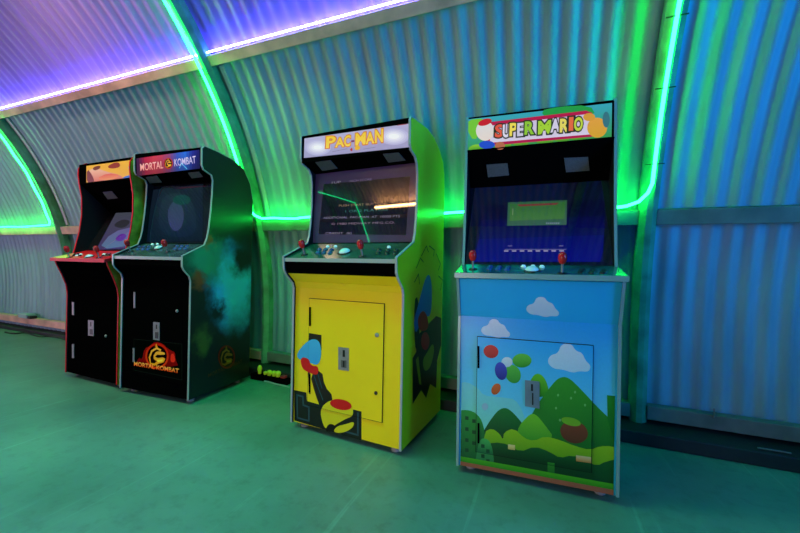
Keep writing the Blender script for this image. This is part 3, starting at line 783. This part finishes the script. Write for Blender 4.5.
A.poly([(342.7, 350), (345, 350.2), (345, 357), (342.7, 356.8)], C(20, 20, 20)); A.poly([(341, 360), (346.5, 360.5), (346.5, 368), (341, 367.4)], C(90, 90, 92)); A.poly([(343, 361), (344.6, 361), (344.6, 367), (343, 367)], C(15, 15, 15))
A.build('coin_slot', PRINT, d3)
for q, mt, r in (((377, 335), STEEL, .012), ((376, 393), BTN_BLACK, .010)):
    P = hit(c3, q, dp, fn); mb = MB(); mb.lathe(P, (0,-1,0), [(r, 0), (r, .004), (r*.7, .007), (.001, .0075)], 14); mb.build('lock', mt, d3)
for q in ((309.5, 307, 326), (309, 374, 392)):
    slab(c3, [(q[0], q[1]), (q[0]+1.5, q[1]), (q[0]+1.5, q[2]), (q[0], q[2])], 'hinge', BLACK, d3, (0, yf-.0072, 0), fn, .004)
# abstract patches on the right side
A = Art(c3, (c3.w, 0, 0), (1, 0, 0), .0008)
bk = C(14, 22, 14)
A.poly([(414, 300), (418, 296), (420, 330), (417, 352), (414.5, 345)], bk, smooth=1)
A.poly([(412.5, 358), (416, 352), (416, 338), (422, 330), (436, 316), (441, 318), (441, 345), (437, 360), (436, 388), (430, 384), (426, 398), (421, 390), (412.5, 404)], bk, C(20, 30, 18))
A.poly([(413, 322), (418, 305), (426, 274), (431, 276), (432, 300), (430, 318), (422, 314), (416, 336)], C(40, 110, 220), C(70, 150, 240), smooth=2)
A.poly([(417, 318), (423, 309), (428, 318), (428, 330), (419, 332)], C(210, 20, 35), smooth=2)
A.disc((425, 341), 4.2, 9, C(210, 20, 35)); 
A.poly([(422, 360), (427, 352), (433, 342), (434, 352), (430, 368), (424, 372)], C(150, 170, 20), smooth=2)
A.poly([(415.5, 360), (418, 356), (421, 385), (419, 384)], C(150, 170, 20))
for a_, b_, d_ in (((416, 268), (420, 258), (423, 262)), ((421, 256), (426, 246), (428, 252)), ((429, 246), (434, 250), (433, 256)), ((436, 254), (440, 264), (438, 270)), ((414, 282), (418, 274), (419, 284)), ((438, 276), (442, 280), (440, 290))):
    A.line([a_, b_, d_], .006, bk)
sr = sorted([o for o in c3.root.children if o.name.startswith('side_panel')], key=lambda o: o.name)[-1]
A.build('side_print', PRINT, sr)
A = Art(c3, c3.mq_p, c3.mq_n)
A.poly([(304.5, 138.5), (409.8, 123.5), (409.5, 147.2), (304, 158)], C(160, 155, 200), C(185, 178, 220))
for k in range(5):
    g = lerp((190, 185, 225), (250, 248, 255), k/4)
    A.disc((318, 147.5), 13-k*2.2, 8-k*1.5, C(*g)); A.disc((394, 136.5), 15-k*2.4, 8.5-k*1.5, C(*g))
s_ = 'PAC-MAN'
xs = [(326.8, 335.2), (336.0, 344.0), (344.6, 350.6), (351.6, 354.8), (356.2, 365.6), (366.6, 374.2), (375.8, 383.2)]
hs = [.062, .05, .058, .010, .062, .058, .066]
for ch, (xa, xb), h in zip(s_, xs, hs):
    base = lambda x: 148.4-(x-326)*.105-.0022*(355-x)**2*.3
    if ch == '-':
        A.poly([(xa, base(xa)-3.2), (xb, base(xb)-3.2), (xb, base(xb)-5.2), (xa, base(xa)-5.2)], C(120, 50, 110)); continue
    for g, c0, c1_ in ((.055, C(225, 120, 40), C(220, 120, 30)), (.0, C(250, 215, 90), C(245, 200, 50))):
        A.text(ch, (xa, base(xa)), (xb, base(xb)), h, c0, c1_, bold=.03, grow=g)
A.poly([(350, 150), (353, 147.5), (353, 152)], C(200, 40, 40), smooth=1); A.poly([(354.5, 149), (358, 144.5), (361.5, 148), (358, 151)], C(240, 180, 50), smooth=1)
A.line([(333, 152), (348, 149)], .002, C(120, 110, 150)); A.line([(364, 149.5), (376, 147.5)], .002, C(120, 110, 150))
A.line([(398, 125.8), (407, 124.6)], .003, C(190, 80, 100))
A.build('lit_sign', LIT, c3.marq)
A = Art(c3, c3.glass_p, c3.glass_n, .001)
A.poly([(324, 184), (410, 176.5), (406, 235), (318.5, 234.2)], C(24, 14, 40), C(20, 14, 22))
WHT = C(175, 160, 190)
A.text('PUSH START BUTTON', (339, 206.8), (385, 204.5), .013, C(190, 150, 120))
A.text('1 OR 2 PLAYERS', (345.5, 212.5), (388, 210.6), .013, C(80, 150, 150))
A.text('ADDITIONAL  PAC-MAN  AT  10000 PTS', (323.5, 218.9), (400, 217.3), .013, WHT)
A.text('\u00a9 1980 MIDWAY MFG.CO.', (331.5, 225), (395, 223.6), .013, C(180, 145, 175))
A.text('CREDIT  00', (325.5, 235.0-.8), (352, 234.2), .012, WHT)
A.text('1UP', (332, 183.8), (341, 183.1), .014, WHT); A.text('HIGH SCORE', (350, 182.4), (372, 180.5), .014, C(150, 130, 170))
A.build('screen', SCRP, c3.scr)

# ---------------- machine 4 (blue landscape)
fp, fn = c4.front_p, c4.front_n
sky0, sky1 = C(120, 205, 225), C(35, 150, 230)
def cloud(A, x, y, s, sy=1., clip=None):
    pts = [(-1, .25), (-.85, -.1), (-.5, -.2), (-.35, -.65), (.1, -.72), (.3, -.4), (.6, -.35), (.75, 0), (1, .2), (.9, .5), (.45, .5), (.2, .62), (-.3, .5), (-.7, .52)]
    A.poly([(x+a*s, y+(b_+a*.1)*s*sy) for a, b_ in pts], C(190, 225, 245), C(220, 238, 250), smooth=2, clip=clip)
def hill(A, pts, c0, c1, clip, sm=2): A.poly(pts, c0, c1, smooth=sm, clip=clip)
def landscape(A, clip=None):
    """cartoon landscape: sky, clouds, green hills, bushes, grass edge and earth, no figures"""
    A.poly([(452, 300), (630, 300), (630, 510), (452, 480)], C(125, 225, 240), C(40, 180, 250), clip=clip)
    hill(A, [(450, 440), (456, 385), (466, 381), (478, 388), (484, 396), (500, 397), (520, 400), (530, 440)], C(120, 220, 200), C(120, 210, 225), clip)
    cloud(A, 495.5, 329, 15, .95, clip); cloud(A, 569, 359, 22, 1.0, clip)
    hill(A, [(526, 395), (532, 375), (541, 373), (548, 384), (549, 398)], C(40, 140, 30), C(110, 200, 40), clip)
    hill(A, [(515, 450), (533, 410), (553, 383), (560, 377), (568, 377), (578, 386), (600, 410), (625, 432), (628, 470)], C(15, 95, 35), C(60, 160, 45), clip)
    hill(A, [(478, 440), (494, 414), (503, 407), (511, 410), (524, 425), (534, 440)], C(10, 60, 30), C(30, 120, 50), clip)
    hill(A, [(516, 430), (528, 415), (535, 413), (545, 425), (556, 440), (520, 445)], C(50, 150, 40), C(125, 205, 45), clip)
    hill(A, [(450, 465), (453, 414), (463, 409), (476, 412), (484, 424), (486, 450), (480, 470)], C(10, 80, 45), C(40, 150, 60), clip)
    # light-green bushes
    hill(A, [(480, 470), (484, 432), (492, 428), (500, 434), (503, 440), (504, 432), (514, 428), (524, 438), (534, 441), (545, 436), (560, 440), (575, 446), (590, 450), (600, 446), (612, 446), (620, 450), (626, 452), (626, 480)], C(70, 145, 20), C(150, 200, 30), clip, 1)
    # dark bushes
    hill(A, [(476, 478), (484, 446), (494, 442), (508, 444), (520, 452), (535, 446), (550, 452), (560, 458), (572, 455), (585, 460), (597, 466), (606, 461), (626, 458), (626, 500)], C(10, 55, 25), C(25, 95, 40), clip, 1)
    hill(A, [(474, 476), (478, 442), (484, 437), (492, 443), (495, 470)], C(20, 100, 60), C(70, 180, 90), clip)
    # leafy dots on the left bushes
    for x, y in [(460, 421), (467, 418), (474, 421), (460, 431), (467, 429), (474, 432), (460, 441), (467, 440), (474, 443), (460, 451), (467, 450), (483, 446), (488, 451), (483, 456), (488, 461)]:
        A.poly([(x-1.8, y-2), (x+1.6, y-1.6), (x+1.6, y+2), (x-1.8, y+1.6)], C(10, 70, 40), clip=clip); A.k -= 1
    A.k += 1
    # plain patches standing in for the printed figures
    A.disc((513, 374), 7.5, 9.5, C(50, 150, 55), C(90, 195, 70), clip=clip, a=-.4)
    A.disc((522, 360.5), 9.5, 7, C(40, 150, 40), C(110, 210, 70), clip=clip)
    A.disc((491, 351.5), 7.5, 6.5, C(180, 30, 35), C(225, 50, 50), clip=clip, a=.3)
    A.disc((507, 362), 5.5, 5, C(190, 215, 235), C(225, 235, 245), clip=clip)
    A.disc((501, 371), 6, 9, C(25, 40, 140), C(60, 80, 200), clip=clip, a=-.2)
    A.disc((496, 389), 4.2, 6, C(190, 80, 30), C(225, 110, 50), clip=clip, a=.5)
    A.disc((574, 432), 14, 11, C(95, 50, 32), C(135, 70, 45), clip=clip, a=.3)
    A.disc((571, 421.5), 10, 4, C(120, 180, 40), clip=clip, a=.25)
    # pale flecks on the hill
    for x, y in [(558, 395), (571, 398), (556, 408), (575, 392), (585, 405), (560, 420)]:
        A.disc((x, y), 1.1, 1.4, C(120, 190, 110), seg=8, clip=clip); A.k -= 1
    A.k += 1
    A.disc((485, 406.5), 3.2, 3.6, C(150, 190, 215), clip=clip)
    A.poly([(508, 444), (515, 445), (515, 450), (508, 449)], C(200, 180, 90), C(225, 215, 150), clip=clip)
    A.poly([(576, 455), (591, 457), (591, 463), (576, 461)], C(190, 120, 40), C(215, 205, 150), clip=clip)
    # plain green posts
    A.poly([(607, 395), (615.5, 396), (615.5, 446), (607.5, 420)], C(20, 110, 30), C(40, 140, 40), clip=clip)
    A.poly([(547.5, 462), (554.5, 463), (554.5, 476), (547.5, 474.5)], C(20, 110, 30), C(60, 160, 50), clip=clip)
    # grass edge and earth
    A.poly([(452, 454.5), (626, 486), (626, 492.5), (452, 459.5)], C(40, 140, 30), C(80, 180, 30), clip=clip)
    A.poly([(452, 459.5), (626, 492), (626, 512), (452, 474)], C(165, 95, 70), C(165, 95, 70), clip=clip)
x0_, x1_ = .0185, c4.w-.0185
A = Art(c4, fp, fn, .0005, .00006)
z0_, z1_ = A.uv(Vector((0, fp[1], .036)))[1], A.uv(Vector((0, fp[1], c4.low[1][1]-.001)))[1]
landscape(A, (x0_, x1_, z0_, z1_)); A.build('landscape_print', PRINT, c4.root)
dq = [(477, 335.5), (592, 346.5), (591.5, 474), (477, 449)]
p_ = [hit(c4, q, fp, fn) for q in dq]; dx0, dx1, dz0, dz1 = (p_[0].x+p_[3].x)/2, (p_[1].x+p_[2].x)/2, (p_[2].z+p_[3].z)/2, (p_[0].z+p_[1].z)/2
yf = fp[1]; mb = MB()
mb.box(dx0, dx1, yf-.008, yf-.0004, dz0, dz1, 0); mb.box(dx0-.0025, dx1+.0025, yf-.0065, yf-.0003, dz0-.0025, dz1+.0025, 1)
d4 = mb.build('coin_door', [SKY, BLACKM], c4.root); dp = (0, yf-.008, 0)
A = Art(c4, dp, fn, .0003, .00006)
a_, b_ = A.uv(Vector((dx0, dp[1], dz0))), A.uv(Vector((dx1, dp[1], dz1)))
landscape(A, (a_[0], b_[0], a_[1], b_[1])); A.build('door_print', PRINT, d4)
slab(c4, [(525, 380), (539.5, 381.5), (539.5, 408.5), (525, 406)], 'coin_slot_plate', M('blue_grey_plate', (.16, .24, .32), .35, metal=.3, var=.2), d4, (0, dp[1]-.003, 0), fn, .003)
A = Art(c4, (0, dp[1]-.006, 0), fn); A.poly([(531, 384), (533, 384.2), (533, 391), (531, 390.8)], C(20, 25, 35)); A.poly([(530, 396), (535, 396.5), (535, 404), (530, 403.4)], C(110, 130, 145)); A.poly([(532, 393), (533.4, 393), (533.4, 405), (532, 405)], C(15, 20, 30)); A.build('coin_slot', PRINT, d4)
slab(c4, [(477.6, 346), (479.4, 346), (479.4, 368), (477.6, 368)], 'hinge', BLACK, d4, (0, dp[1]-.003, 0), fn, .004)
slab(c4, [(477.6, 423), (479.4, 423), (479.4, 443), (477.6, 443)], 'hinge', BLACK, d4, (0, dp[1]-.003, 0), fn, .004)
# cloud on the sloping upper front
lp = c4.low; d_ = Vector((lp[2][0]-lp[1][0], lp[2][1]-lp[1][1])).normalized()
A = Art(c4, (0, *lp[1]), (0, -d_.y, d_.x), .0012); cloud(A, 542.5, 307.5, 17, .9); A.build('cloud_print', PRINT, c4.root)
# lit sign
A = Art(c4, c4.mq_p, c4.mq_n)
A.poly([(467, 119.5), (612, 103), (611.5, 138), (467, 152.5)], C(60, 160, 60), C(60, 170, 190))
A.poly([(467, 130), (467, 120), (486, 118), (482, 130), (474, 142)], C(120, 200, 60), smooth=1)
A.poly([(540, 111), (556, 107), (590, 105), (596, 116), (548, 120)], C(40, 160, 70), smooth=1)
for x, s in ((477, 9), (505, 7), (521, 8), (545, 9), (562, 8), (578, 8)):
    yb = 151.5-(x-467)*.1; A.poly([(x-s, yb), (x-s*.8, yb-4), (x, yb-6.5), (x+s*.8, yb-4.5), (x+s, yb-.8)], C(60, 150, 40), C(150, 210, 60), smooth=1)
A.poly([(488, 122.5), (586, 110.8), (592, 113), (592, 137), (584, 137.6), (490, 146), (486, 143)], C(185, 25, 80), C(190, 25, 75))
A.poly([(490, 126), (590, 114), (590, 134.6), (490, 143)], C(225, 215, 235), C(215, 200, 230))
# plain patches where the sign shows figures
A.disc((485, 131), 9, 10, C(240, 220, 210), C(230, 225, 225)); A.disc((485, 122.5), 7, 3.2, C(205, 30, 45), a=-.3); A.disc((487, 145), 8, 4, C(40, 80, 205)); A.disc((500, 146), 5, 4, C(190, 110, 80))
A.disc((597, 128), 10, 10, C(225, 170, 50), C(235, 165, 70)); A.disc((589, 117.5), 6, 4, C(225, 160, 60)); A.disc((606, 120), 3.6, 8, C(60, 120, 130))
sm = [('S', 495.5, 502.5, (235, 90, 70)), ('U', 503, 509.5, (235, 225, 240)), ('P', 510, 516.5, (250, 225, 90)), ('E', 517.5, 523.5, (215, 205, 225)), ('R', 525, 533, (150, 205, 60)),
      ('M', 538.5, 550, (170, 215, 60)), ('A', 551, 559, (225, 215, 235)), ('R', 560, 567.5, (240, 220, 100)), ('I', 569.5, 572, (240, 110, 70)), ('O', 574, 582, (200, 220, 70))]
for i, (ch, xa, xb, cc) in enumerate(sm):
    bl = lambda x: 137.6-(x-495)*.086+(.5 if i % 2 else -.3)
    for g, c0 in ((.10, C(40, 50, 40)), (.02, C(*cc))):
        A.text(ch, (xa, bl(xa)), (xb, bl(xb)), .060, c0, bold=.02, grow=g)
A.build('lit_sign', LIT, c4.marq)
A = Art(c4, c4.glass_p, c4.glass_n, .001, .0002)
A.poly([(481, 206), (605, 200), (603, 262), (473, 262)], C(4, 6, 90), C(3, 4, 24))
A.poly([(479, 238.5), (604, 235), (603, 251), (600, 262), (473, 262)], C(10, 10, 150), C(8, 8, 125))
A.poly([(481, 220), (605, 216), (604, 235), (479, 239)], C(8, 8, 105), C(6, 6, 70))
A.poly([(508, 202.5), (567, 200.3), (566.5, 225), (507, 226)], C(70, 120, 95), C(60, 115, 70))
A.poly([(510, 204.5), (565.3, 202.2), (564.7, 219), (509.5, 221)], C(85, 150, 70), C(60, 130, 50))
A.poly([(517, 204.8), (559, 203), (556, 205), (520, 206.6)], C(150, 60, 50))
A.line([(513, 209), (512.6, 215)], .004, C(150, 180, 130))
for k in range(7): A.poly([(546+k*2, 224.3), (547.3+k*2, 224.2), (547.3+k*2, 222.6), (546+k*2, 222.7)], C(150, 170, 190)); A.k -= 1
A.k += 1
A.line([(505, 249.6), (566, 249.6)], .003, C(150, 140, 200))
for k in range(8): A.line([(504.5+k*7.9, 251.2), (508+k*7.9, 251.2)], .006, C(200, 190, 230))
A.line([(508, 246.3), (512, 246.3)], .003, C(150, 140, 200)); A.line([(559, 246.3), (563, 246.3)], .003, C(150, 140, 200))
A.build('screen', SCRP, c4.scr)

# ------------------------------------------------------------------ small things along the wall
# black bar with yellow knobs on the floor at the kerb
xa, xb = world_y((254, 372), 2.40).x, world_y((290, 380), 2.40).x
t = empty('knob_bar', ((xa+xb)/2, 2.385, 0)); tag(t, 'black bar with yellow knobs and red end piece, on floor between machines', 'knob bar')
L = (xb-xa)/2
mb = MB(); mb.box(-L, L, -.028, .028, 0, .05); mb.build('bar', BLACK, t, bevel=.006)
YK = M('yellow_knob', (.62, .66, .03), .4, emit=(.6, .7, .02), es=.08)
for i, (u, r, h) in enumerate([(-.60, .019, .072), (-.28, .016, .03), (-.05, .022, .045), (.2, .02, .045), (.42, .024, .05)]):
    mb = MB(); mb.lathe((u*L, 0, .048), (0, 0, 1), [(r*.7, 0), (r*.75, h*.3), (r, h*.55), (r*.9, h*.85), (r*.4, h), (.001, h*1.02)], 14); mb.build('knob', YK, t)
mb = MB(); mb.box(.62*L, .85*L, -.02, .02, .048, .07); mb.build('end_piece', M('red_piece', (.5, .03, .04), .4), t, bevel=.006)
# cable on the floor in front of it
def cable(pts, r, mat, label):
    mb = MB(); mb.tube(chaikin(pts, 2, closed=False), r, 8); o = mb.build('cable', mat); tag(o, label, 'cable'); return o
GC = M('pale_grey_cable', (.45, .47, .48), .5); DC = M('dark_cable', (.02, .02, .022), .5)
f0 = lambda px, r: tuple(world_z(px, r)[:2])+(r,)
cable([f0(q, .006) for q in [(262, 381), (268, 381.5), (275, 384), (284, 385.5), (292, 388)]], .006, GC, 'pale cable on the floor before the black knob bar')
cable([f0(q, .008) for q in [(0, 331), (14, 334), (26, 332), (38, 337), (52, 336), (64, 339), (72, 342)]], .008, DC, 'dark cable on the floor at far left by the wall')
cable([tuple(world_y(q, 2.45)[:2])+(.085,) for q in [(752, 462), (766, 464), (780, 466), (797, 469)]], .0045, M('grey_cable', (.14, .16, .17), .5), 'thin grey cable lying on the dark kerb at the right end')
# little pale socket on the lower rail, far left
P = world_y((25.5, 314.5), 2.56)
t = empty('socket_box', (P.x, YC+3.095, .182)); tag(t, 'small pale blue socket box on the lower rail at far left', 'socket box')
mb = MB(); mb.box(-.10, .10, -.025, .07, 0, .055); mb.build('box', M('pale_blue_plastic', (.4, .55, .6), .4), t, bevel=.01)
mb = MB(); mb.box(.11, .17, -.02, .06, 0, .035); mb.build('plug', DC, t, bevel=.008)
# bent nail in the right-hand rail
P = world_y((714, 413), 2.57)
mb = MB(); mb.tube([(P.x, YC+3.118, .17), (P.x, YC+3.108, .19), (P.x-.004, YC+3.106, .225)], .004, 8); tag(mb.build('nail', STEEL), 'small bright nail sticking up from the lower rail at right', 'nail')
